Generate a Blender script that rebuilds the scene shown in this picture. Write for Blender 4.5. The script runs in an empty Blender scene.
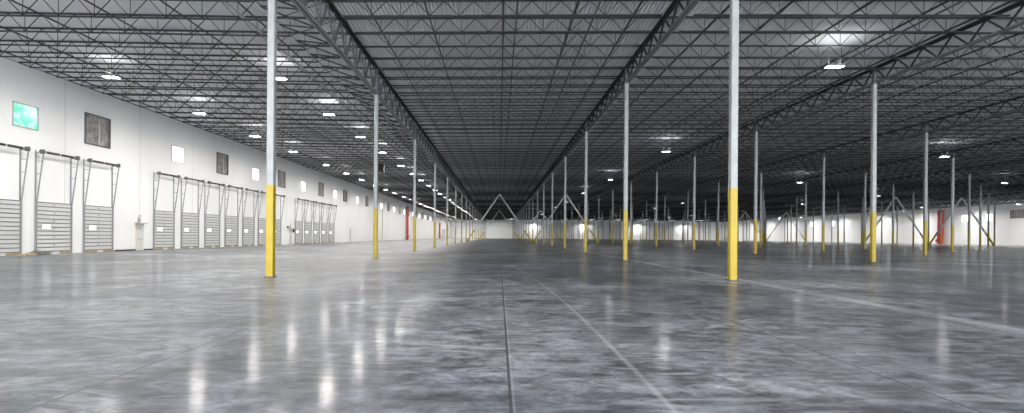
import bpy, math, random
from mathutils import Vector, Matrix
random.seed(7)
S = bpy.context.scene
COL = S.collection

# ------------------------------------------------------------------ layout (metres)
CAM_Z = 1.55
F_PX = 555.0
XL, XR = -32.5, 149.8            # side walls
Y0, Y1 = -15.0, 368.0            # built length of the hall
ROWS = [-8.33] + [8.52 + 16.72 * i for i in range(8)]
PY = 17.2                        # column pitch in depth
YC = [20.25 + PY * i for i in range(20)]
JP = PY / 8.0                    # joist pitch
ROOF = [(-40, 13.12), (-32.5, 13.05), (-8.29, 12.82), (8.61, 13.02), (25.5, 13.12), (59.3, 13.2), (126.9, 13.05), (151.0, 12.95), (160, 12.9)]
def roof_z(x):                   # level of the top of the joists
    for (a, za), (b, zb) in zip(ROOF, ROOF[1:]):
        if x <= b: return za + (zb - za) * (x - a) / (b - a)
    return ROOF[-1][1]
def gdepth(i): return 1.78 if i == 0 else 1.08
def cap_z(i):  return roof_z(ROWS[i]) - gdepth(i) - 0.06   # light shaft ends here

# ------------------------------------------------------------------ helpers
def mat(name, col, rough=0.5, metal=0.0, emit=None, es=0.0, spec=0.5):
    m = bpy.data.materials.new(name); m.use_nodes = True
    b = m.node_tree.nodes['Principled BSDF']
    b.inputs['Base Color'].default_value = (*col, 1)
    b.inputs['Roughness'].default_value = rough
    b.inputs['Metallic'].default_value = metal
    b.inputs['Specular IOR Level'].default_value = spec
    if emit:
        b.inputs['Emission Color'].default_value = (*emit, 1)
        b.inputs['Emission Strength'].default_value = es
    return m
def noisy(name, c1, c2, scale, rough=0.5, metal=0.0, detail=4, stretch=(1, 1, 1)):
    m = mat(name, c1, rough, metal); nt = m.node_tree; b = nt.nodes['Principled BSDF']
    tc = nt.nodes.new('ShaderNodeTexCoord'); mp = nt.nodes.new('ShaderNodeMapping')
    mp.inputs['Scale'].default_value = stretch
    n = nt.nodes.new('ShaderNodeTexNoise'); n.inputs['Scale'].default_value = scale; n.inputs['Detail'].default_value = detail
    r = nt.nodes.new('ShaderNodeValToRGB')
    r.color_ramp.elements[0].color = (*c1, 1); r.color_ramp.elements[1].color = (*c2, 1)
    r.color_ramp.elements[0].position = 0.35; r.color_ramp.elements[1].position = 0.65
    nt.links.new(tc.outputs['Object'], mp.inputs[0]); nt.links.new(mp.outputs[0], n.inputs[0])
    nt.links.new(n.outputs[0], r.inputs[0]); nt.links.new(r.outputs[0], b.inputs['Base Color'])
    return m

class MB:
    def __init__(s): s.v = []; s.f = []; s.mi = []
    def add(s, vs, fs, mi=0):
        o = len(s.v); s.v += [tuple(v) for v in vs]; s.f += [tuple(i + o for i in f) for f in fs]; s.mi += [mi] * len(fs)
    def box(s, x0, x1, y0, y1, z0, z1, mi=0):
        s.add([(x0,y0,z0),(x1,y0,z0),(x1,y1,z0),(x0,y1,z0),(x0,y0,z1),(x1,y0,z1),(x1,y1,z1),(x0,y1,z1)],
              [(0,3,2,1),(4,5,6,7),(0,1,5,4),(1,2,6,5),(2,3,7,6),(3,0,4,7)], mi)
    def beam(s, p, q, w, h, mi=0, caps=True, up=(0, 0, 1)):
        p = Vector(p); q = Vector(q); d = (q - p).normalized(); u = Vector(up)
        if abs(d.dot(u)) > 0.999: u = Vector((0, 1, 0))
        a = d.cross(u).normalized() * (w / 2); b = a.cross(d).normalized() * (h / 2)
        vs = [p-a-b, p+a-b, p+a+b, p-a+b, q-a-b, q+a-b, q+a+b, q-a+b]
        fs = [(0,1,5,4),(1,2,6,5),(2,3,7,6),(3,0,4,7)]
        if caps: fs += [(3,2,1,0),(4,5,6,7)]
        s.add(vs, fs, mi)
    def tube(s, p, q, r, n=8, mi=0, caps=True):
        p = Vector(p); q = Vector(q); d = (q - p).normalized(); u = Vector((0,0,1))
        if abs(d.dot(u)) > 0.99: u = Vector((0,1,0))
        a = d.cross(u).normalized(); b = a.cross(d).normalized()
        vs = []
        for c in (p, q):
            for i in range(n):
                t = 2*math.pi*i/n; vs.append(c + a*r*math.cos(t) + b*r*math.sin(t))
        fs = [(i, (i+1) % n, n+(i+1) % n, n+i) for i in range(n)]
        if caps: fs += [tuple(range(n-1, -1, -1)), tuple(range(n, 2*n))]
        s.add(vs, fs, mi)
    def angle(s, p, q, leg, t, side=1, mi=0):
        """L-section lying along p-q (horizontal runs)"""
        p = Vector(p); q = Vector(q); d = (q-p).normalized(); a = d.cross(Vector((0,0,1))).normalized() * side
        z = Vector((0,0,1))
        prof = [(0,0),(leg,0),(leg,t),(t,t),(t,leg),(0,leg)]
        vs = [c + a*u + z*w for c in (p, q) for (u, w) in prof]
        fs = [(i, (i+1) % 6, 6+(i+1) % 6, 6+i) for i in range(6)] + [(5,4,3,2,1,0),(6,7,8,9,10,11)]
        s.add(vs, fs, mi)
    def mesh(s, name, mats):
        me = bpy.data.meshes.new(name); me.from_pydata(s.v, [], s.f)
        if not isinstance(mats, (list, tuple)): mats = [mats]
        for m in mats: me.materials.append(m)
        if len(mats) > 1: me.polygons.foreach_set('material_index', s.mi)
        me.update(); return me
    def obj(s, name, mats, parent=None, loc=None):
        return link(name, s.mesh(name, mats), parent, loc)
def link(name, me, parent=None, loc=None):
    o = bpy.data.objects.new(name, me); COL.objects.link(o)
    if parent: o.parent = parent
    if loc: o.location = loc
    return o
def tag(o, label=None, cat=None, group=None, kind=None):
    if label: o['label'] = label
    if cat: o['category'] = cat
    if group: o['group'] = group
    if kind: o['kind'] = kind
    return o
def empty(name, loc=(0,0,0)):
    o = bpy.data.objects.new(name, None); COL.objects.link(o); o.location = loc; o.empty_display_size = 0.3
    return o
def copy_tree(o, parent=None):
    c = o.copy(); COL.objects.link(c)
    if parent: c.parent = parent
    for ch in list(o.children): copy_tree(ch, c)
    return c
ONES = ['', 'first','second','third','fourth','fifth','sixth','seventh','eighth','ninth','tenth','eleventh','twelfth','thirteenth','fourteenth','fifteenth','sixteenth','seventeenth','eighteenth','nineteenth']
TENS = {2:('twentieth','twenty'),3:('thirtieth','thirty'),4:('fortieth','forty'),5:('fiftieth','fifty'),6:('sixtieth','sixty')}
def nth(n):
    if n < 20: return ONES[n]
    t, u = divmod(n, 10)
    return TENS[t][0] if u == 0 else TENS[t][1] + '-' + ONES[u]

# ------------------------------------------------------------------ materials
M_wall = noisy('painted_concrete_wall', (.80,.80,.79), (.84,.84,.83), .25, .55, stretch=(1, 1, .4))
M_wallgrey = noisy('grey_concrete_wall', (.80,.81,.81), (.85,.86,.86), .1, .6)
M_joint = mat('wall_joint', (.45,.45,.45), .8)
M_deck = noisy('galvanised_roof_deck', (.86,.87,.89), (.90,.91,.92), .35, .5, 0.0, stretch=(1, .2, 1))
M_joist = mat('dark_joist_steel', (.016,.019,.022), .5)
M_girder = mat('grey_girder_steel', (.075,.085,.095), .5)
M_gbot = mat('painted_lit_girder_chord', (.20,.215,.22), .5)  # bottom chord coloured paler to stand for lamplight falling on it
M_cap = mat('column_cap_steel', (.11,.13,.14), .5)
M_shaft = noisy('white_column_paint', (.26,.272,.275), (.31,.322,.325), 3, .38)
M_yellow = noisy('safety_yellow_paint', (.37,.265,.002), (.42,.30,.004), 3, .4)
M_brace = noisy('pale_brace_paint', (.56,.58,.58), (.64,.66,.66), 3, .4)
M_plate = mat('base_plate_steel', (.10,.10,.10), .6)
M_pipe = mat('pale_sprinkler_pipe', (.50,.50,.50), .4)
M_red = mat('red_riser_paint', (.50,.05,.05), .4)
M_trackg = mat('galvanised_track', (.30,.31,.31), .45, .3)
M_dark = mat('dark_painted_metal', (.025,.025,.028), .5)
M_panel = mat('white_door_panel', (.62,.62,.60), .45)
M_rail = mat('grey_door_rail', (.12,.125,.13), .5)
M_brown = noisy('worn_timber_sill', (.30,.22,.12), (.42,.33,.2), 6, .7)
M_beige = mat('beige_painted_steel', (.66,.60,.5), .5)
M_grey = mat('grey_metal', (.35,.36,.37), .5)
M_lens = mat('lamp_lens', (1,1,1), .5, emit=(1,.96,.9), es=25)
M_lens2 = mat('lamp_lens_cool', (1,1,1), .5, emit=(1,.98,.95), es=25)
M_housing = mat('lamp_housing', (.16,.16,.16), .5)
M_day = mat('daylit_glass', (.8,.85,.9), .2, emit=(.95,.98,1), es=2.2)
M_doorlite = mat('daylit_door_glass', (.8,.85,.9), .2, emit=(1,1,1), es=4.5)
M_louv = noisy('weathered_louvre_metal', (.26,.25,.25), (.55,.53,.51), 2.2, .4, .5)
M_frame = mat('window_frame', (.45,.46,.46), .5)

def green_glass():
    m = mat('green_film_glass', (.1,.6,.4), .2); nt = m.node_tree; b = nt.nodes['Principled BSDF']
    tc = nt.nodes.new('ShaderNodeTexCoord'); n = nt.nodes.new('ShaderNodeTexNoise'); n.inputs['Scale'].default_value = 2.4
    r = nt.nodes.new('ShaderNodeValToRGB')
    r.color_ramp.elements[0].color = (.0,.42,.20,1); r.color_ramp.elements[0].position = .46
    r.color_ramp.elements[1].color = (.60,1,.80,1); r.color_ramp.elements[1].position = .60
    nt.links.new(tc.outputs['Object'], n.inputs[0]); nt.links.new(n.outputs[0], r.inputs[0])
    nt.links.new(r.outputs[0], b.inputs['Emission Color']); b.inputs['Emission Strength'].default_value = .42
    return m
M_green = green_glass()

def floor_material():
    m = bpy.data.materials.new('polished_concrete'); m.use_nodes = True
    nt = m.node_tree; N = nt.nodes; L = nt.links; b = N['Principled BSDF']
    geo = N.new('ShaderNodeNewGeometry'); sep = N.new('ShaderNodeSeparateXYZ'); L.new(geo.outputs['Position'], sep.inputs[0])
    X, Y = sep.outputs[0], sep.outputs[1]
    def math_(op, a, b_=None, c=None, clamp=False):
        n = N.new('ShaderNodeMath'); n.operation = op; n.use_clamp = clamp
        for i, v in enumerate((a, b_, c)):
            if v is None: continue
            if isinstance(v, (int, float)): n.inputs[i].default_value = v
            else: L.new(v, n.inputs[i])
        return n.outputs[0]
    def noise(scale, detail, stretch=(1,1,1), rough=.55, dist=0.0):
        mp = N.new('ShaderNodeMapping'); mp.inputs['Scale'].default_value = stretch; L.new(geo.outputs['Position'], mp.inputs[0])
        n = N.new('ShaderNodeTexNoise'); n.inputs['Scale'].default_value = scale; n.inputs['Detail'].default_value = detail
        n.inputs['Roughness'].default_value = rough; n.inputs['Distortion'].default_value = dist
        L.new(mp.outputs[0], n.inputs[0]); return n.outputs[0]
    def ramp(v, stops):
        r = N.new('ShaderNodeValToRGB'); e = r.color_ramp.elements
        e[0].position, e[0].color = stops[0][0], (*stops[0][1], 1); e[1].position, e[1].color = stops[-1][0], (*stops[-1][1], 1)
        for p, c in stops[1:-1]:
            k = e.new(p); k.color = (*c, 1)
        L.new(v, r.inputs[0]); return r.outputs[0]
    def mix(f, a, b_, mode='MIX'):
        n = N.new('ShaderNodeMix'); n.data_type = 'RGBA'; n.blend_type = mode
        if isinstance(f, (int, float)): n.inputs[0].default_value = f
        else: L.new(f, n.inputs[0])
        for i, v in ((6, a), (7, b_)):
            if isinstance(v, tuple): n.inputs[i].default_value = (*v, 1)
            else: L.new(v, n.inputs[i])
        return n.outputs[2]
    big = noise(.16, 6, (1, 1, 1), .6, .6)
    base = ramp(big, [(.34, (.034,.038,.047)), (.50, (.092,.098,.112)), (.66, (.235,.242,.26))])
    fine = noise(2.2, 8, (1, 1, 1), .7, .8)
    base = mix(.9, base, ramp(fine, [(.34, (.18,.18,.18)), (.5, (.48,.48,.48)), (.66, (.88,.88,.88))]), 'OVERLAY')
    grit = noise(8.0, 8, (1, 1, 1), .75, .5)
    base = mix(.75, base, ramp(grit, [(.3, (.25,.25,.25)), (.5, (.5,.5,.5)), (.7, (.8,.8,.8))]), 'OVERLAY')
    mid = noise(.7, 7, (1, 1, 1), .68, 1.0)
    base = mix(.8, base, ramp(mid, [(.38, (.2,.2,.2)), (.5, (.48,.48,.48)), (.62, (.85,.85,.85))]), 'OVERLAY')
    # trowel swirls and dusty scuffs
    scr = noise(1.7, 10, (.55, 1.6, 1), .75, 1.6)
    patch = noise(.10, 3, (1, 1, 1), .5, .3)
    sm = math_('MULTIPLY', ramp(scr, [(.46, (0,0,0)), (.64, (1,1,1))]), ramp(patch, [(.38, (.12,.12,.12)), (.58, (1,1,1))]))
    base = mix(math_('MULTIPLY', sm, .8), base, (.44,.45,.475))
    # joints, 4.225 m apart, aligned with the columns
    def joint(axis, off, pitch, w):
        t = math_('ADD', axis, -off + 1000 * pitch)
        t = math_('MODULO', t, pitch); t = math_('ABSOLUTE', math_('SUBTRACT', t, pitch / 2))
        return math_('GREATER_THAN', t, pitch / 2 - w)
    jx = joint(X, -8.33, 4.225, .016); jy = joint(Y, 20.25, 8.6, .012)
    jn = math_('MAXIMUM', jx, math_('MULTIPLY', jy, .35))
    base = mix(math_('MULTIPLY', jn, .8), base, (.035,.035,.038))
    # dusty bands beside the joints on the column lines
    def band(centre_socket, w, soft):
        d = math_('ABSOLUTE', centre_socket)
        return math_('SUBTRACT', 1.0, math_('DIVIDE', math_('SUBTRACT', d, w), soft), None, True)
    wob = math_('MULTIPLY', math_('SUBTRACT', noise(.35, 3), .5), .25)
    dustn = ramp(noise(1.2, 6, (1, .3, 1), .7), [(.35, (.15,.15,.15)), (.62, (1,1,1))])
    c1 = math_('ADD', math_('SUBTRACT', X, 8.9), wob)
    b1 = math_('MULTIPLY', math_('MULTIPLY', band(c1, .06, .34), dustn), .6)
    base = mix(b1, base, (.58,.59,.61))
    # old wheel track drifting from x=1.7 beside the camera to the middle joint
    cy = math_('ADD', math_('MULTIPLY', Y, .035), 1.45)
    cy = math_('SUBTRACT', cy, math_('MULTIPLY', math_('MULTIPLY', Y, Y), .0021))
    c2 = math_('ADD', math_('SUBTRACT', X, cy), math_('MULTIPLY', wob, .25))
    b2 = math_('MULTIPLY', math_('MULTIPLY', band(c2, .008, .05), dustn), math_('LESS_THAN', Y, 31.0))
    base = mix(math_('MULTIPLY', b2, .4), base, (.6,.61,.63))
    c3 = math_('SUBTRACT', X, .15)
    b3 = math_('MULTIPLY', math_('MULTIPLY', band(c3, .004, .015), dustn), .4)
    base = mix(b3, base, (.40,.41,.43))
    L.new(base, b.inputs['Base Color'])
    rn = noise(.5, 6, (1, 1, 1), .6, .4)
    rr = math_('ADD', math_('MULTIPLY', rn, .20), .37)
    rr = math_('ADD', rr, math_('MULTIPLY', sm, .15))
    L.new(rr, b.inputs['Roughness'])
    b.inputs['Specular IOR Level'].default_value = .5
    b.inputs['Coat Weight'].default_value = .22
    L.new(math_('ADD', math_('MULTIPLY', rn, .10), .085), b.inputs['Coat Roughness'])
    bp = N.new('ShaderNodeBump'); bp.inputs['Strength'].default_value = .22; bp.inputs['Distance'].default_value = .012
    L.new(noise(1.1, 3), bp.inputs['Height']); L.new(bp.outputs[0], b.inputs['Normal']); L.new(bp.outputs[0], b.inputs['Coat Normal'])
    return m
M_floor = floor_material()

# ------------------------------------------------------------------ the shell
def structure(name, mb, m): return tag(mb.obj(name, m), kind='structure')
f = MB(); f.box(XL - .3, XR + .3, Y0, Y1 + .3, -.3, 0); structure('floor', f, M_floor)

# ceiling: ribbed steel deck, ribs running away from the camera
c = MB(); vs = []; pitch = .20
x = XL - .2; prof = []
while x < XR + .2:
    for dx, dz in ((0, 0), (.122, 0), (.125, .15), (.197, .15)):
        prof.append((x + dx, roof_z(x + dx) + .012 + dz))
    x += pitch
n = len(prof)
vs = [(a, Y0, z) for a, z in prof] + [(a, Y1 + .2, z) for a, z in prof]
fs = [(i, n + i, n + i + 1, i + 1) for i in range(n - 1)]
c.add(vs, fs)
# roof insulation board closing the top
c.add([(XL-.2, Y0, 13.6), (XR+.2, Y0, 13.6), (XR+.2, Y1+.2, 13.6), (XL-.2, Y1+.2, 13.6)], [(0,1,2,3)])
structure('ceiling', c, M_deck)

def wall_with_joints(name, axis, pos, a0, a1, inward, zt, pitch, start, m=M_wall):
    w = MB(); t = .3
    if axis == 'x': w.box(min(pos, pos - inward * t), max(pos, pos - inward * t), a0, a1, 0, zt)
    else: w.box(a0, a1, min(pos, pos - inward * t), max(pos, pos - inward * t), 0, zt)
    a = start
    while a < a1:
        q = pos + inward * .004
        if axis == 'x': w.box(min(pos, q), max(pos, q), a - .015, a + .015, 0.01, zt - .02, 1)
        else: w.box(a - .015, a + .015, min(pos, q), max(pos, q), 0.01, zt - .02, 1)
        a += pitch
    return structure(name, w, [m, M_joint])
wall_with_joints('wall_left', 'x', XL, Y0, Y1 + .3, 1, 13.04, 8.65, 6.9)
wall_with_joints('wall_right', 'x', XR, Y0, Y1 + .3, -1, 12.93, 8.65, 6.9)
wall_with_joints('wall_back', 'y', Y1, XL, XR, -1, 12.80, 9.3, -27.0, M_wallgrey)

# ------------------------------------------------------------------ columns
ROWDESC = ['in the row along the left side of the central aisle', 'in the row along the right side of the central aisle'] + \
          ['in the %s column row from the left' % ONES[i + 1] for i in range(2, 9)]
CW = .26
PROTO = {}
def column_proto(i):
    key = round(cap_z(i), 3)
    if key in PROTO: return PROTO[key]
    zt = cap_z(i)
    g = gdepth(i)
    a = MB()
    def hss(mb, w, z0, z1):           # square tube with rounded corners
        r = .03; h = w / 2; pts = []
        for cx, cy, s in ((h-r, h-r, 0), (-h+r, h-r, 90), (-h+r, -h+r, 180), (h-r, -h+r, 270)):
            for k in range(3):
                t = math.radians(s + 45 * k); pts.append((cx + r*math.cos(t), cy + r*math.sin(t)))
        n = len(pts)
        mb.add([(p[0], p[1], z0) for p in pts] + [(p[0], p[1], z1) for p in pts],
               [(k, (k+1) % n, n+(k+1) % n, n+k) for k in range(n)] + [tuple(range(n-1,-1,-1)), tuple(range(n, 2*n))])
    hss(a, CW, 3.35, zt)
    b = MB(); hss(b, CW + .006, .03, 3.35)
    p = MB(); p.box(-.17, .17, -.17, .17, 0, .025)
    for sx in (-.155, .155):
        for sy in (-.155, .155): p.tube((sx, sy, .03), (sx, sy, .055), .015, 6)
    k = MB(); k.box(-.17, .17, -.17, .17, zt, zt + .03); hss(k, .20, zt + .03, zt + g - .03)
    k.box(-.012, .012, -.26, .26, zt + .05, zt + .32); k.box(-.012, .012, -.26, .26, zt + g - .33, zt + g - .05)
    k.box(-.16, .16, -.22, .22, zt + g - .03, zt + g + .0)
    PROTO[key] = [('shaft', a.mesh('shaft', M_shaft)), ('painted_base', b.mesh('painted_base', M_yellow)),
                  ('base_plate', p.mesh('base_plate', M_plate)), ('girder_seat', k.mesh('girder_seat', M_cap))]
    return PROTO[key]
for i, x in enumerate(ROWS):
    vis = 0
    for j, y in enumerate(YC):
        if x / y > 540 / F_PX: continue
        vis += 1
        o = empty('steel_column', (x, y, 0))
        tag(o, 'white square steel column with yellow base, %s from the front %s' % (nth(vis), ROWDESC[i]), 'column', 'steel columns with yellow painted bases')
        for nm, me in column_proto(i):
            ch = link(nm, me, o)
            if nm == 'painted_base': ch['label'] = 'yellow painted lower part'
            if nm == 'girder_seat': ch['label'] = 'dark grey steel column top'

# ------------------------------------------------------------------ girders
def girder_meshes(i):
    x = ROWS[i]; top = roof_z(x) - .03; g = gdepth(i); bot = top - g + .0
    L = PY; big = i == 0
    def chords(z, leg, t, flip):
        m = MB()
        for s in (-1, 1):
            y0, y1 = .16, L - .16
            # back-to-back angles
            if flip: m.box(*sorted((s*.02, s*(.02+leg))), y0, y1, z - t, z); m.box(*sorted((s*.02, s*(.02+t))), y0, y1, z - leg, z)
            else:    m.box(*sorted((s*.02, s*(.02+leg))), y0, y1, z, z + t); m.box(*sorted((s*.02, s*(.02+t))), y0, y1, z, z + leg)
        return m
    tc = chords(top, .15, .02, True); bc = chords(bot, .15 if not big else .17, .02, False)
    w = MB(); n = 8; p = L / n
    for k in range(n):
        a = (0, k * p + (.2 if k == 0 else 0), top - .09); m_ = (0, (k + .5) * p, bot + .07); e = (0, (k + 1) * p - (.2 if k == n-1 else 0), top - .09)
        w.beam(a, m_, .09, .07); w.beam(m_, e, .09, .07)
        if big: w.beam((0, (k+.5)*p, bot+.07), (0, (k+.5)*p, top-.09), .07, .06)
    meshes = [('top_chord', tc.mesh('top_chord', M_joist), None), ('bottom_chord', bc.mesh('bottom_chord', M_gbot), 'grey bottom chord, coloured paler as if lit'),
              ('webbing', w.mesh('webbing', M_girder if big else M_joist), None)]
    if big:     # struts from the bottom chord up to the deep joists of the left bay
        kb = MB()
        for k in range(n):
            y = (k + .5) * p
            kb.beam((-.1, y, bot + .06), (-2.3, k * p + .02, bot + .62), .06, .06)
            kb.beam((-.1, y, bot + .06), (-2.3, (k+1) * p - .02, bot + .62), .06, .06)
        meshes.append(('knee_brace', kb.mesh('knee_brace', M_joist), None))
    return meshes
GROW = ['along the left side of the central aisle', 'along the right side of the central aisle'] + ['over the %s column row from the left' % ONES[i+1] for i in range(2, 9)]
for i, x in enumerate(ROWS):
    ms = girder_meshes(i); vis = 0
    for j in range(-1, 20):
        y = YC[0] + j * PY
        ylen = PY
        if y + PY < 22 or x / (y + PY) > 545 / F_PX: continue
        if y + PY > Y1: continue
        vis += 1
        o = empty('joist_girder', (x, y, 0))
        tag(o, 'steel girder %s, %s span from the front' % (GROW[i], nth(vis)), 'roof girder', 'girders on the column rows')
        for nm, me, lb in ms:
            ch = link(nm, me, o)
            if lb: ch['label'] = lb

# ------------------------------------------------------------------ joists
BAYS = [(XL, ROWS[0])] + [(ROWS[i], ROWS[i+1]) for i in range(8)] + [(ROWS[8], XR)]
BDESC = ['over the bay beside the left wall', 'over the central aisle'] + ['over the %s bay from the left' % ONES[k+1] for k in range(2, 9)] + ['over the bay beside the right wall']
def joist_parts(b, lod=0):
    x0, x1 = BAYS[b]; wide = (x1 - x0) > 20
    dj = 1.02 if wide else .80; n = 14 if wide else 12; p = (x1 - x0) / n
    zt = lambda x: roof_z(x)
    tc = MB(); bc = MB(); w = MB()
    e0, e1 = x0 + .02, x1 - .02
    tc.beam((e0, 0, zt(x0) - .035), (e1, 0, zt(x1) - .035), .13, .07, caps=True)
    q_ = 1.5 if wide else .55; bx0, bx1 = x0 + p * q_, x1 - p * q_
    bc.beam((bx0, 0, zt(bx0) - dj + .03), (bx1, 0, zt(bx1) - dj + .03), .11, .06)
    T = lambda x: (x, 0, zt(x) - .06); B = lambda x: (x, 0, zt(x) - dj + .05)
    cap = False; d = .032
    for k in range(n):
        xa, xm, xb = x0 + k*p, x0 + (k+.5)*p, x0 + (k+1)*p
        # top nodes at panel points, bottom nodes at mid panels, verticals on every bottom node
        if xm < bx0 - .01 or xm > bx1 + .01: continue
        e = xm < bx0 + p * .6; g_ = xm > bx1 - p * .6
        w.beam(T(x0 + .1 if e else xa), B(xm), d, d, caps=cap)
        w.beam(B(xm), T(x1 - .1 if g_ else xb), d, d, caps=cap)
        w.beam(B(min(max(xm, bx0+.02), bx1-.02)), T(min(max(xm, bx0+.02), bx1-.02)), d*.7, d*.7, caps=cap)
    return tc, bc, w
JY = []
y = YC[1] - JP * 7
while y < Y1 - .5: JY.append(y); y += JP
cands = []
for b, (x0, x1) in enumerate(BAYS):
    for y in JY:
        if y < 24: continue
        if x0 > 0 and x0 / y > 548 / F_PX: continue
        cands.append((y, b))
cands.sort()
first, rest = cands[:300], cands[300:]
PM = {}; PS = {}
for b in range(len(BAYS)):
    tc, bc, w = joist_parts(b)
    PM[b] = [('top_chord', tc.mesh('top_chord', M_joist)), ('bottom_chord', bc.mesh('bottom_chord', M_joist)), ('webbing', w.mesh('webbing', M_joist))]
    al = MB(); [al.add(q.v, q.f) for q in (tc, bc, w)]
    PS[b] = al
cnt = {}
for y, b in first:
    cnt[b] = cnt.get(b, 0) + 1
    o = empty('roof_joist', (0, y, 0))
    o.location = (BAYS[b][0], y, 0)
    tag(o, 'dark open web roof joist %s, %s from the front' % (BDESC[b], nth(cnt[b])), 'roof joist', 'roof joists nearest the camera')
    for nm, me in PM[b]:
        ch = link(nm, me, o); ch.location = (-BAYS[b][0], 0, 0)
import itertools
big = MB()
for y, b in rest:
    q = PS[b]; off = len(big.v)
    big.v += [(v[0], v[1] + y, v[2]) for v in q.v]
    big.f += [tuple(k + off for k in f_) for f_ in q.f]
o = big.obj('roof_joists', M_joist)
tag(o, 'dark lattice of distant roof joists under the deck towards the back wall', 'roof joists', kind='stuff')

# ------------------------------------------------------------------ bridging lines and pipes (lie on the joist bottom chords)
def run(name, x, z, w, m, round_=False, y0=22.0, y1=Y1):
    a = MB()
    if round_: a.tube((0, y0, 0), (0, y1, 0), w/2, 8)
    else: a.angle((0, y0, 0), (0, y1, 0), w, w*.2)
    return a.obj(name, m, loc=(x, 0, z))
def bottom_of(b, x): return roof_z(x) - (1.02 if (b == 0 or b == 9) else .80) + .06
for b, (x0, x1) in enumerate(BAYS):
    if b in (0, 9): offs = [(x1 - x0) * k / 7 for k in range(1, 7)]
    else: c_ = (x1 - x0) / 2; offs = [c_ - 6.3, c_ - 3.6, c_, c_ + 3.4, c_ + 6.3]
    for k, dx in enumerate(offs):
        x = x0 + dx
        o = run('bridging_angle', x, bottom_of(b, x) + .005, .075 if b else .085, M_joist, y0=22 if x < 12 else max(22, x * .97))
        tag(o, 'thin dark bridging line %s, %s from its left' % (BDESC[b], ONES[k+1]), 'bridging', 'bridging lines running down the roof')
PIPES = [(-12.4, 0, .15, M_pipe, 'pale sprinkler main running above the bay beside the left wall'),
         (4.55, 1, .11, M_girder, 'grey sprinkler pipe running above the right half of the central aisle'),
         (.75, 1, .06, M_joist, 'thin dark conduit running just right of the middle of the central aisle roof'),
         (21.0, 2, .10, M_girder, 'grey sprinkler pipe running above the bay right of the central aisle'),
         (29.6, 3, .12, M_pipe, 'pale sprinkler pipe running above the fourth bay from the left')]
for x, b, w, m, lb in PIPES:
    o = run('sprinkler_pipe' if w > .07 else 'conduit', x, bottom_of(b, x) + w/2 + .005, w, m, True, y0=22 if x < 12 else max(22, x * .97))
    tag(o, lb, 'pipe')

# ------------------------------------------------------------------ chevron braces
def brace(xf, xa, y, label):
    """one leg from a column foot (xf) to the roof at mid bay (xa)"""
    s = 1 if xa > xf else -1
    P = Vector((xf + s * .22, 0, .25)); ztop = roof_z(xa) - .95; Q = Vector((xa - s * .10, 0, ztop))
    t = (3.2 - P.z) / (Q.z - P.z); Mid = P.lerp(Q, t)
    r = empty('diagonal_brace', (xf, y, 0)); off = Vector((-xf, 0, 0))
    a = MB(); a.beam(Mid + off, Q + off, .3, .3, up=(0,1,0)); a.obj('shaft', M_brace, r)
    b = MB(); b.beam(P + off, Mid + off, .306, .306, up=(0,1,0)); o = b.obj('painted_base', M_yellow, r); o['label'] = 'yellow painted lower part'
    g = MB(); g.box(*sorted((s*.14, s*.62)), -.015, .015, .02, .75); g.obj('foot_gusset', M_yellow, r)
    h = MB(); h.box(xa - xf - s*.02 - (.0 if s < 0 else .35), xa - xf - s*.02 + (.35 if s < 0 else .0), -.02, .02, ztop - .1, ztop + .2); h.obj('top_gusset', M_shaft, r)
    tag(r, label, 'brace', 'diagonal chevron braces')
for j, near in ((7, 'nearer'), (12, 'farther')):
    for (a, b_), where in (((0, 1), 'across the central aisle'), ((1, 2), 'in the bay right of the central aisle'),
                           ((6, 7), 'in the eighth bay from the left'), ((7, 8), 'in the ninth bay from the left')):
        xm = (ROWS[a] + ROWS[b_]) / 2
        brace(ROWS[a], xm, YC[j], 'white diagonal brace, left leg of %s chevron %s' % (near, where))
        brace(ROWS[b_], xm, YC[j], 'white diagonal brace, right leg of %s chevron %s' % (near, where))

# ------------------------------------------------------------------ lamps
LZ = 11.52
def lamp_meshes(lens):
    h = MB(); h.box(-.45, .45, -.24, .24, 0, .07); h.box(-.35, .35, -.12, .12, .07, .13)
    h.box(-.46, -.45, -.26, .26, -.060, .02); h.box(.45, .46, -.26, .26, -.060, .02); h.box(-.45, .45, -.26, -.25, -.060, .02); h.box(-.45, .45, .25, .26, -.060, .02)
    l = MB()
    for s in (-1, 0, 1): l.box(-.42, .42, s*.15 - .065, s*.15 + .065, -.026, -.001)
    ws = []
    for s in (-.33, .33):
        w = MB(); w.tube((s, 0, .07), (s, 0, .55), .006, 5); ws.append(('hanger_wire', w.mesh('hanger_wire', M_grey)))
    return [('housing', h.mesh('housing', M_housing)), ('lens', l.mesh('lens', lens))] + ws
LM = lamp_meshes(M_lens); LM2 = lamp_meshes(M_lens2)
def light_data(name, w, sx, sy, col):
    d = bpy.data.lights.new(name, 'AREA'); d.shape = 'RECTANGLE'; d.size = sx; d.size_y = sy; d.energy = w; d.color = col; return d
LZH = 11.80
LD = light_data('high_bay_beam', 375, .85, .45, (1, .965, .92))
LDc = light_data('aisle_beam', 200, .85, .45, (.96, .98, 1))
LDe = light_data('end_beam', 600, 1.2, .45, (1, .99, .96))
LDr = light_data('right_bay_beam', 800, .85, .45, (1, .98, .95))
UP = bpy.data.lights.new('uplight_glow', 'AREA'); UP.shape = 'RECTANGLE'; UP.size = 1.0; UP.size_y = .3; UP.energy = 13; UP.color = (1, .98, .95)
UPc = bpy.data.lights.new('uplight_glow_aisle', 'AREA'); UPc.shape = 'RECTANGLE'; UPc.size = 1.0; UPc.size_y = .3; UPc.energy = 18; UPc.color = (.93, .97, 1)
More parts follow.
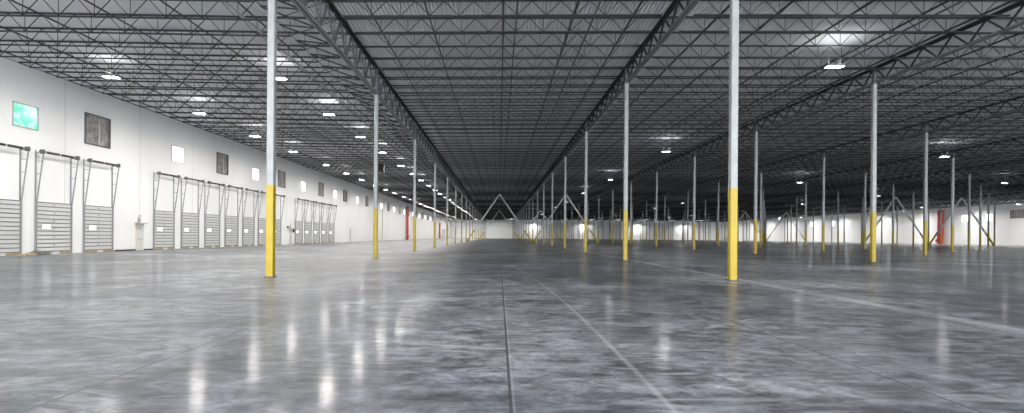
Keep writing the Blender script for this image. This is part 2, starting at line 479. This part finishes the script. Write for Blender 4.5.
def lamp(x, y, z, ld, up, ms, label, group):
    o = empty('high_bay_light', (x, y, z))
    tag(o, label, 'ceiling light', group)
    for nm, me in ms: link(nm, me, o)
    l = bpy.data.objects.new('lamp_beam', ld); COL.objects.link(l); l.location = (x, y, z - .03)
    if up:
        u = bpy.data.objects.new('lamp_glow', up); COL.objects.link(u); u.location = (x, y, z + .15); u.rotation_euler = (math.pi, 0, 0)
def vis_x(x, y): return y > 5 and abs(x) / y * F_PX < 530 and (LZ - CAM_Z) / y * F_PX < 236
def lamp_row(x, ys, ld, up, ms, rowlabel, group, z=LZ):
    k = 0
    for y in ys:
        k += 1
        y = YC[1] + (math.floor((y - YC[1]) / JP) + .5) * JP      # fixtures hang midway between two joists
        lamp(x, y, z, ld, up, ms, 'ceiling light, %s from front %s' % (nth(k), rowlabel), group)
P = 11.1
lamp_row(-14.5, [36.4 + P*k for k in range(31) if 36.4 + P*k < 366], LD, UP, LM, 'in left bay row nearer central aisle', 'lights over the left bay', LZH)
lamp_row(-25.5, [36.4 + P*k for k in range(31) if 36.4 + P*k < 366], LD, UP, LM, 'in left bay row nearer the wall', 'lights over the left bay', LZH)
lamp_row(19.3, [33 + 31.3*k for k in range(11)], LDc, UPc, LM2, 'over the bay right of the central aisle', 'lights over the right bays')
lamp_row(53.3, [66.5 + 31.3*k for k in range(10)], LDc, UPc, LM2, 'over the fifth bay from the left', 'lights over the right bays')
lamp_row(88.0, [97.5 + 31.3*k for k in range(9)], LDc, UPc, LM2, 'over the seventh bay from the left', 'lights over the right bays')
lamp_row(132.4, [151.6 + 22*k for k in range(10)], LDr, UP, LM, 'in inner light row beside the right wall', 'lights over the right bays')
lamp_row(142.9, [151.6 + 22*k for k in range(10)], LDr, UP, LM, 'in light row nearest the right wall', 'lights over the right bays')

for k, x in enumerate((22.5, 56, 91.5, 122.0)):
    lamp(x, 364.8, LZ - 1.2, LDe, None, LM, 'bright ceiling light close to the back wall, %s from the left' % ONES[k+1], 'lights along the back wall')
for k, x in enumerate((-5.0, 5.5)):  # extra lamps added, hidden among the joists, to brighten the back wall
    lamp(x, YC[1] + 18.5 * JP * 8, 12.33, LDe, None, LM, 'added hidden ceiling light over the far end of the central aisle, %s one' % ('left', 'right')[k], 'lights along the back wall')
# unseen lamps added above, behind and beside the view to light the foreground
for x, y, ld, up in [(-13.9, 12.9, LD, UP), (-24.4, 12.9, LD, UP), (-13.9, 1.9, LD, UP), (-24.4, 1.9, LD, UP),
                     (19.8, 2, LDc, UPc), (53.3, 35, LDc, UPc), (88, 66, LDc, UPc), (88, 35, LDc, UPc), (132.4, 108, LD, UP), (142.9, 130, LD, UP)]:
    o = empty('high_bay_light', (x, y, LZ))
    tag(o, 'added ceiling light out of the picture, brightening the near floor', 'ceiling light', 'added lights above the camera end')
    for nm, me in LM: link(nm, me, o)
    l = bpy.data.objects.new('lamp_beam', ld); COL.objects.link(l); l.location = (x, y, LZ - .03)
    u = bpy.data.objects.new('lamp_glow', up); COL.objects.link(u); u.location = (x, y, LZ + .15); u.rotation_euler = (math.pi, 0, 0)

# ------------------------------------------------------------------ dock doors on the left wall
def dock_door(name):
    r = empty(name); W = 3.1; H = 3.72; h = W/2
    p = MB(); p.box(.0, .06, -h, h, .16, H); p.obj('door_panel', M_panel, r)
    s = MB(); nr = 12
    for k in range(nr + 1):
        z = .2 + (H - .24) * k / nr; s.box(.058, .085, -h + .03, h - .03, z - .028, z + .030)
    s.obj('stiffener_rails', M_rail, r)
    hg = MB()
    for k in range(1, nr, 2):
        z = .2 + (H - .24) * (k + .5) / nr; hg.box(.058, .10, -.05, .05, z - .05, z + .05)
    hg.obj('hinges', M_grey, r)
    wf = MB(); wy = -h + .85
    wf.box(.06, .09, wy-.38, wy+.38, 1.80, 2.10); o = wf.obj('window_frame', M_panel, r)
    g = MB(); g.box(.09, .095, wy-.33, wy+.33, 1.83, 2.07); gp = g.obj('pane', M_doorlite, o); gp['label'] = 'bright daylit pane'
    for sd in (-1, 1):
        y = sd * (h + .05)
        t = MB(); t.box(.0, .14, y-.045, y+.045, 0, H); t.box(.0, .05, y-.05, y+.05, H, 7.3)
        t.obj('door_jamb_track', M_trackg, r)
        t = MB(); t.beam((.12, y, H - .1), (.60, y, 7.25), .07, .05, up=(0,1,0))
        for q in (.25, .55, .8):
            z = H + (7.2 - H) * q; t.beam((.02, y, z), (.12 + .48 * (z - H) / (7.25 - H), y, z), .035, .035, up=(0,0,1))
        t.box(.0, .66, y-.03, y+.03, 7.12, 7.18)
        t.obj('lift_track', M_trackg, r)
        b = MB(); b.box(.38, .66, y-.05, y+.05, 7.05, 7.35); b.tube((.5, y-.14, 7.2), (.5, y+.14, 7.2), .13, 12)
        b.obj('cable_drum', M_rail, r)
    sh = MB(); sh.tube((.5, -h-.1, 7.2), (.5, h+.1, 7.2), .03, 8); sh.obj('torsion_shaft', M_trackg, r)
    sp = MB()
    for a0, a1 in ((-h+.35, -.12), (.12, h-.35)):
        sp.tube((.5, a0, 7.2), (.5, a1, 7.2), .085, 10)
    sp.obj('torsion_spring', M_dark, r)
    sl = MB(); sl.box(.0, .16, -h, h, 0.0, .16); sl.obj('timber_sill', M_brown, r)
    lp = MB(); lp.box(.16, .24, -.3, .3, .0, .17); lp.obj('dock_lip', M_panel, r)
    return r
doors = [('A', 0, 36.0), ('A', 1, 40.45), ('A', 2, 44.95)] + [('B', k, 53.75 + 4.52*k) for k in range(7)] + [('C', k, 89.9 + 4.38*k) for k in range(5)]
GD = {'A': 'in the nearest group of dock doors', 'B': 'in the middle run of seven dock doors', 'C': 'in the far run of five dock doors'}
d0 = dock_door('door_1'); d0.location = (XL, 36, 0)
for q, (g, k, y) in enumerate(doors):
    o = d0 if q == 0 else copy_tree(d0)
    o.name = 'door_%d' % (q + 1); o.location = (XL, y, 0)
    tag(o, 'white sectional dock door with tall lift tracks, %s %s' % (ONES[k+1], GD[g]), 'dock door', 'sectional dock doors', 'structure')

# personnel doors on the left wall
def man_door(name, y, label):
    r = empty(name, (XL, y, 0)); 
    f_ = MB(); f_.box(0, .10, -.53, -.45, 0, 2.35); f_.box(0, .10, .45, .53, 0, 2.35); f_.box(0, .10, -.53, .53, 2.27, 2.35); f_.obj('door_frame', M_beige, r)
    l = MB(); l.box(0, .05, -.45, .45, .02, 2.27); o = l.obj('door_leaf', M_panel, r)
    h = MB(); h.box(.05, .11, -.40, .35, 1.0, 1.06); h.obj('push_bar', M_grey, o)
    s = MB(); s.box(0, .45, -.60, .60, 2.42, 2.48); s.box(0, .03, -.2, .2, 2.48, 2.9); s.obj('door_hood', M_grey, r)
    b = MB(); b.box(0, .12, -.16, .16, 3.0, 3.2); b.obj('emergency_light', M_beige, r)
    tag(r, label, 'door', None, 'structure'); return r
man_door('door_16', 50.1, 'pale personnel door with small hood between the nearest and the middle dock doors')
man_door('door_17', 86.4, 'pale personnel door beside small black wall boxes before the far dock doors')
man_door('door_18', 121.0, 'pale personnel door beyond the far dock doors')
tr = MB(); tr.box(XL, XL + .10, 46.9, 49.5, 0, .12); tr.box(XL, XL + .10, 50.7, 52.0, 0, .12); structure('trim_1', tr, M_dark)
for q, (y, z, hh, lb) in enumerate(((85.3, 2.5, .3, 'small black alarm box on the left wall, upper of two'), (87.6, 1.85, .55, 'small black control box on the left wall, lower of two'))):
    b = MB(); b.box(0, .14, -.22, .22, 0, hh); b.box(.14, .16, -.16, .16, .05, hh - .05)
    tag(b.obj('control_box', M_dark, loc=(XL, y, z)), lb, 'control box')

# bundle on the floor beside the nearest dock door
b = MB()
random.seed(3)
def lump(cx, cy, rx, ry, rz, mi):
    n, m_ = 12, 5; vs = []; fs = []
    for a in range(m_):
        ph = math.pi/2 * a/m_
        for k in range(n):
            t = 2*math.pi*k/n; j = 1 + random.uniform(-.15, .15)
            vs.append((cx + rx*math.cos(t)*math.cos(ph)*j, cy + ry*math.sin(t)*math.cos(ph)*j, rz*math.sin(ph)*j))
    vs.append((cx, cy, rz))
    for a in range(m_-1):
        for k in range(n): fs.append((a*n+k, a*n+(k+1) % n, (a+1)*n+(k+1) % n, (a+1)*n+k))
    for k in range(n): fs.append(((m_-1)*n+k, (m_-1)*n+(k+1) % n, m_*n))
    b.add(vs, fs, mi)
lump(0, 0, .35, .45, .30, 0); lump(.1, .55, .3, .4, .2, 0); lump(.1, -.6, .3, .5, .18, 1); lump(.25, -1.3, .2, .5, .10, 1); lump(.3, .95, .2, .3, .08, 2)
tag(b.obj('tarp_bundle', [M_rail, M_brown, M_grey], loc=(XL + .75, 38.1, 0)), 'low crumpled grey and brown bundle on floor beside the nearest dock door', 'bundle')

# ------------------------------------------------------------------ high windows and louvres
def window(n, wall, y, w, z0, z1, m, label):
    sgn = 1 if wall == 'l' else -1; X = XL if wall == 'l' else XR
    r = empty('window_%d' % n, (X, y, z0)); H = z1 - z0; h = w/2
    f_ = MB()
    for a in ((-h-.06, -h+.02, -.06, H+.06), (h-.02, h+.06, -.06, H+.06)): f_.box(*sorted((0, sgn*.07)), a[0], a[1], a[2], a[3])
    f_.box(*sorted((0, sgn*.07)), -h, h, -.06, .02); f_.box(*sorted((0, sgn*.07)), -h, h, H-.02, H+.06)
    f_.obj('window_frame', M_frame, r)
    p = MB(); p.box(*sorted((0, sgn*.025)), -h+.02, h-.02, .02, H-.02); p.obj('pane', m, r)
    tag(r, label, 'window', None, 'structure')
def louvre(wall, y, w, z0, z1, label, near=False):
    sgn = 1 if wall == 'l' else -1; X = XL if wall == 'l' else XR
    r = empty('wall_louvre', (X, y, z0)); H = z1 - z0; h = w/2
    f_ = MB()
    f_.box(*sorted((0, sgn*.12)), -h, -h+.08, 0, H); f_.box(*sorted((0, sgn*.12)), h-.08, h, 0, H)
    f_.box(*sorted((0, sgn*.12)), -h+.08, h-.08, 0, .08); f_.box(*sorted((0, sgn*.12)), -h+.08, h-.08, H-.08, H)
    f_.obj('louvre_frame', M_rail, r)
    b = MB(); n = 13
    for k in range(n):
        z = .1 + (H - .2) * (k + .5) / n
        b.beam((sgn*.06, -h+.08, z), (sgn*.06, h-.08, z), .10, .012, up=(sgn*.55, 0, .83))
    b.box(*sorted((0, sgn*.012)), -h+.08, h-.08, .08, H-.08)
    b.obj('louvre_blades', M_louv, r)
    c_ = MB(); c_.box(*sorted((sgn*.1, sgn*.13)), .05, .11, .1, H-.1)
    for k in range(10): c_.box(*sorted((sgn*.1, sgn*.15)), .02, .14, .15 + k*(H-.3)/10, .22 + k*(H-.3)/10)
    c_.obj('linkage_rod', M_panel, r)
    tag(r, label, 'louvre', 'louvres high on the walls')
nw = 0
WINL = [38.0, 56.0, 73.9, 91.8, 109.6, 127.0, 152.8, 171.8, 190, 208, 226, 244, 262, 280]
for k, y in enumerate(WINL):
    nw += 1
    window(nw, 'l', y, 1.95, 8.75, 10.25, M_green if k == 0 else M_day,
           'green tinted high window, the nearest one on the left wall' if k == 0 else 'small bright high window on the left wall, %s bright one from the front' % ONES[k+1])
for k, y in enumerate([44.8, 65.0, 82.7, 101.0, 116.8, 136.0, 162.5, 181, 199, 217, 235, 253, 271]):
    w = 2.8 if k == 0 else 2.6
    louvre('l', y, w, 8.55, 10.95 if k else 11.0, 'dark grey louvre high on the left wall, %s from the front' % ONES[k+1])
for k, y in enumerate([169.5, 178.5, 213.3, 239.0, 248.7, 266.0]):
    nw += 1
    window(nw, 'r', y, 2.3, 7.3, 9.3, M_day, 'bright high window on the right wall, %s from the right picture edge' % ONES[k+1])
for k, y in enumerate([160.5]):
    louvre('r', y, 4.2, 7.9, 10.3, 'grey louvre high on the right wall, %s from the right picture edge' % ONES[k+1])

# ------------------------------------------------------------------ risers and other wall gear
def riser(x, y, n, sp, r_, top, label, sgn):
    o = empty('sprinkler_riser', (x, y, 0))
    for k in range(n):
        yy = (k - (n-1)/2) * sp
        a = MB(); a.tube((0, yy, .0), (0, yy, top), r_, 10); a.tube((0, yy, 0), (0, yy, .12), r_*1.6, 10); a.tube((0, yy, 3.0), (0, yy, 3.15), r_*1.6, 10)
        pp = a.obj('riser_pipe', M_red, o)
        v = MB(); v.tube((0, yy, 1.1), (sgn*.5, yy, 1.1), r_*.9, 8); v.tube((sgn*.5, yy, 1.1), (sgn*.53, yy, 1.1), r_*2, 12); v.obj('valve', M_red, pp)
    tag(o, label, 'sprinkler riser', 'red sprinkler risers')
riser(XL + .5, 194, 4, .75, .20, 11.6, 'cluster of red sprinkler pipes on the left wall, nearer one', 1)
riser(XL + .5, 300, 4, .9, .22, 8.5, 'cluster of red sprinkler pipes on the left wall, farther one', 1)
riser(XR - .9, 187.3, 3, .8, .32, 11.4, 'cluster of red sprinkler pipes on the right wall', -1)
p = MB(); p.tube((0, 0, 0), (0, 0, 10.4), .12, 8); p.tube((0, 0, 10.4), (.0, 6, 11.3), .12, 8); p.tube((0, 0, .8), (0, 0, 1.1), .17, 8)
tag(p.obj('service_pipe', M_beige, loc=(XL + .2, 154, 0)), 'beige vertical pipe with bent top on the left wall', 'pipe')

# unit heater hung in the left bay
r = empty('unit_heater', (-17.0, 79.5, 10.6))
b = MB(); b.box(-.48, .48, -.38, .35, 0, 1.0); b.obj('heater_body', M_dark, r)
g = MB()
for k in range(8): g.box(-.36, .36, -.38, -.35, .08 + k*.11, .13 + k*.11)
g.obj('heater_grille', M_rail, r)
h = MB()
for s in (-.35, .35): h.tube((s, 0, 1.0), (s, 0, 1.3), .012, 6)
h.obj('hanger_rod', M_rail, r)
tag(r, 'dark box shaped unit heater hanging under the roof in the left bay', 'heater')

# far drive-in door with dark frame, left wall
r = empty('door_19', (XL, 325, 0))
a = MB(); a.box(0, .08, -6, 6, 0, 4.8); a.obj('door_panel', M_panel, r)
a = MB(); a.box(0, .2, -6.3, -6, 0, 5.1); a.box(0, .2, 6, 6.3, 0, 5.1); a.box(0, .2, -6.3, 6.3, 4.8, 5.1); a.obj('door_frame', M_rail, r)
tag(r, 'wide pale overhead door in a dark frame near the far end of left wall', 'door', None, 'structure')

# ------------------------------------------------------------------ world, camera, view
w = bpy.data.worlds.new('sky'); S.world = w; w.use_nodes = True
w.node_tree.nodes['Background'].inputs[0].default_value = (.95, .97, 1, 1)
w.node_tree.nodes['Background'].inputs[1].default_value = 4.4

cd = bpy.data.cameras.new('camera'); cam = bpy.data.objects.new('camera', cd); COL.objects.link(cam)
cam.location = (0, 0, CAM_Z); cam.rotation_euler = (math.radians(90), math.radians(-.45), 0)
cd.sensor_width = 36; cd.lens = 36 * F_PX / 1024; cd.shift_x = 13/1024; cd.shift_y = 29.5/1024; cd.clip_end = 1000
S.camera = cam
S.view_settings.view_transform = 'Standard'; S.view_settings.look = 'None'
S.view_settings.gamma = 1; S.view_settings.use_curve_mapping = False
S.view_settings.exposure = 1.0
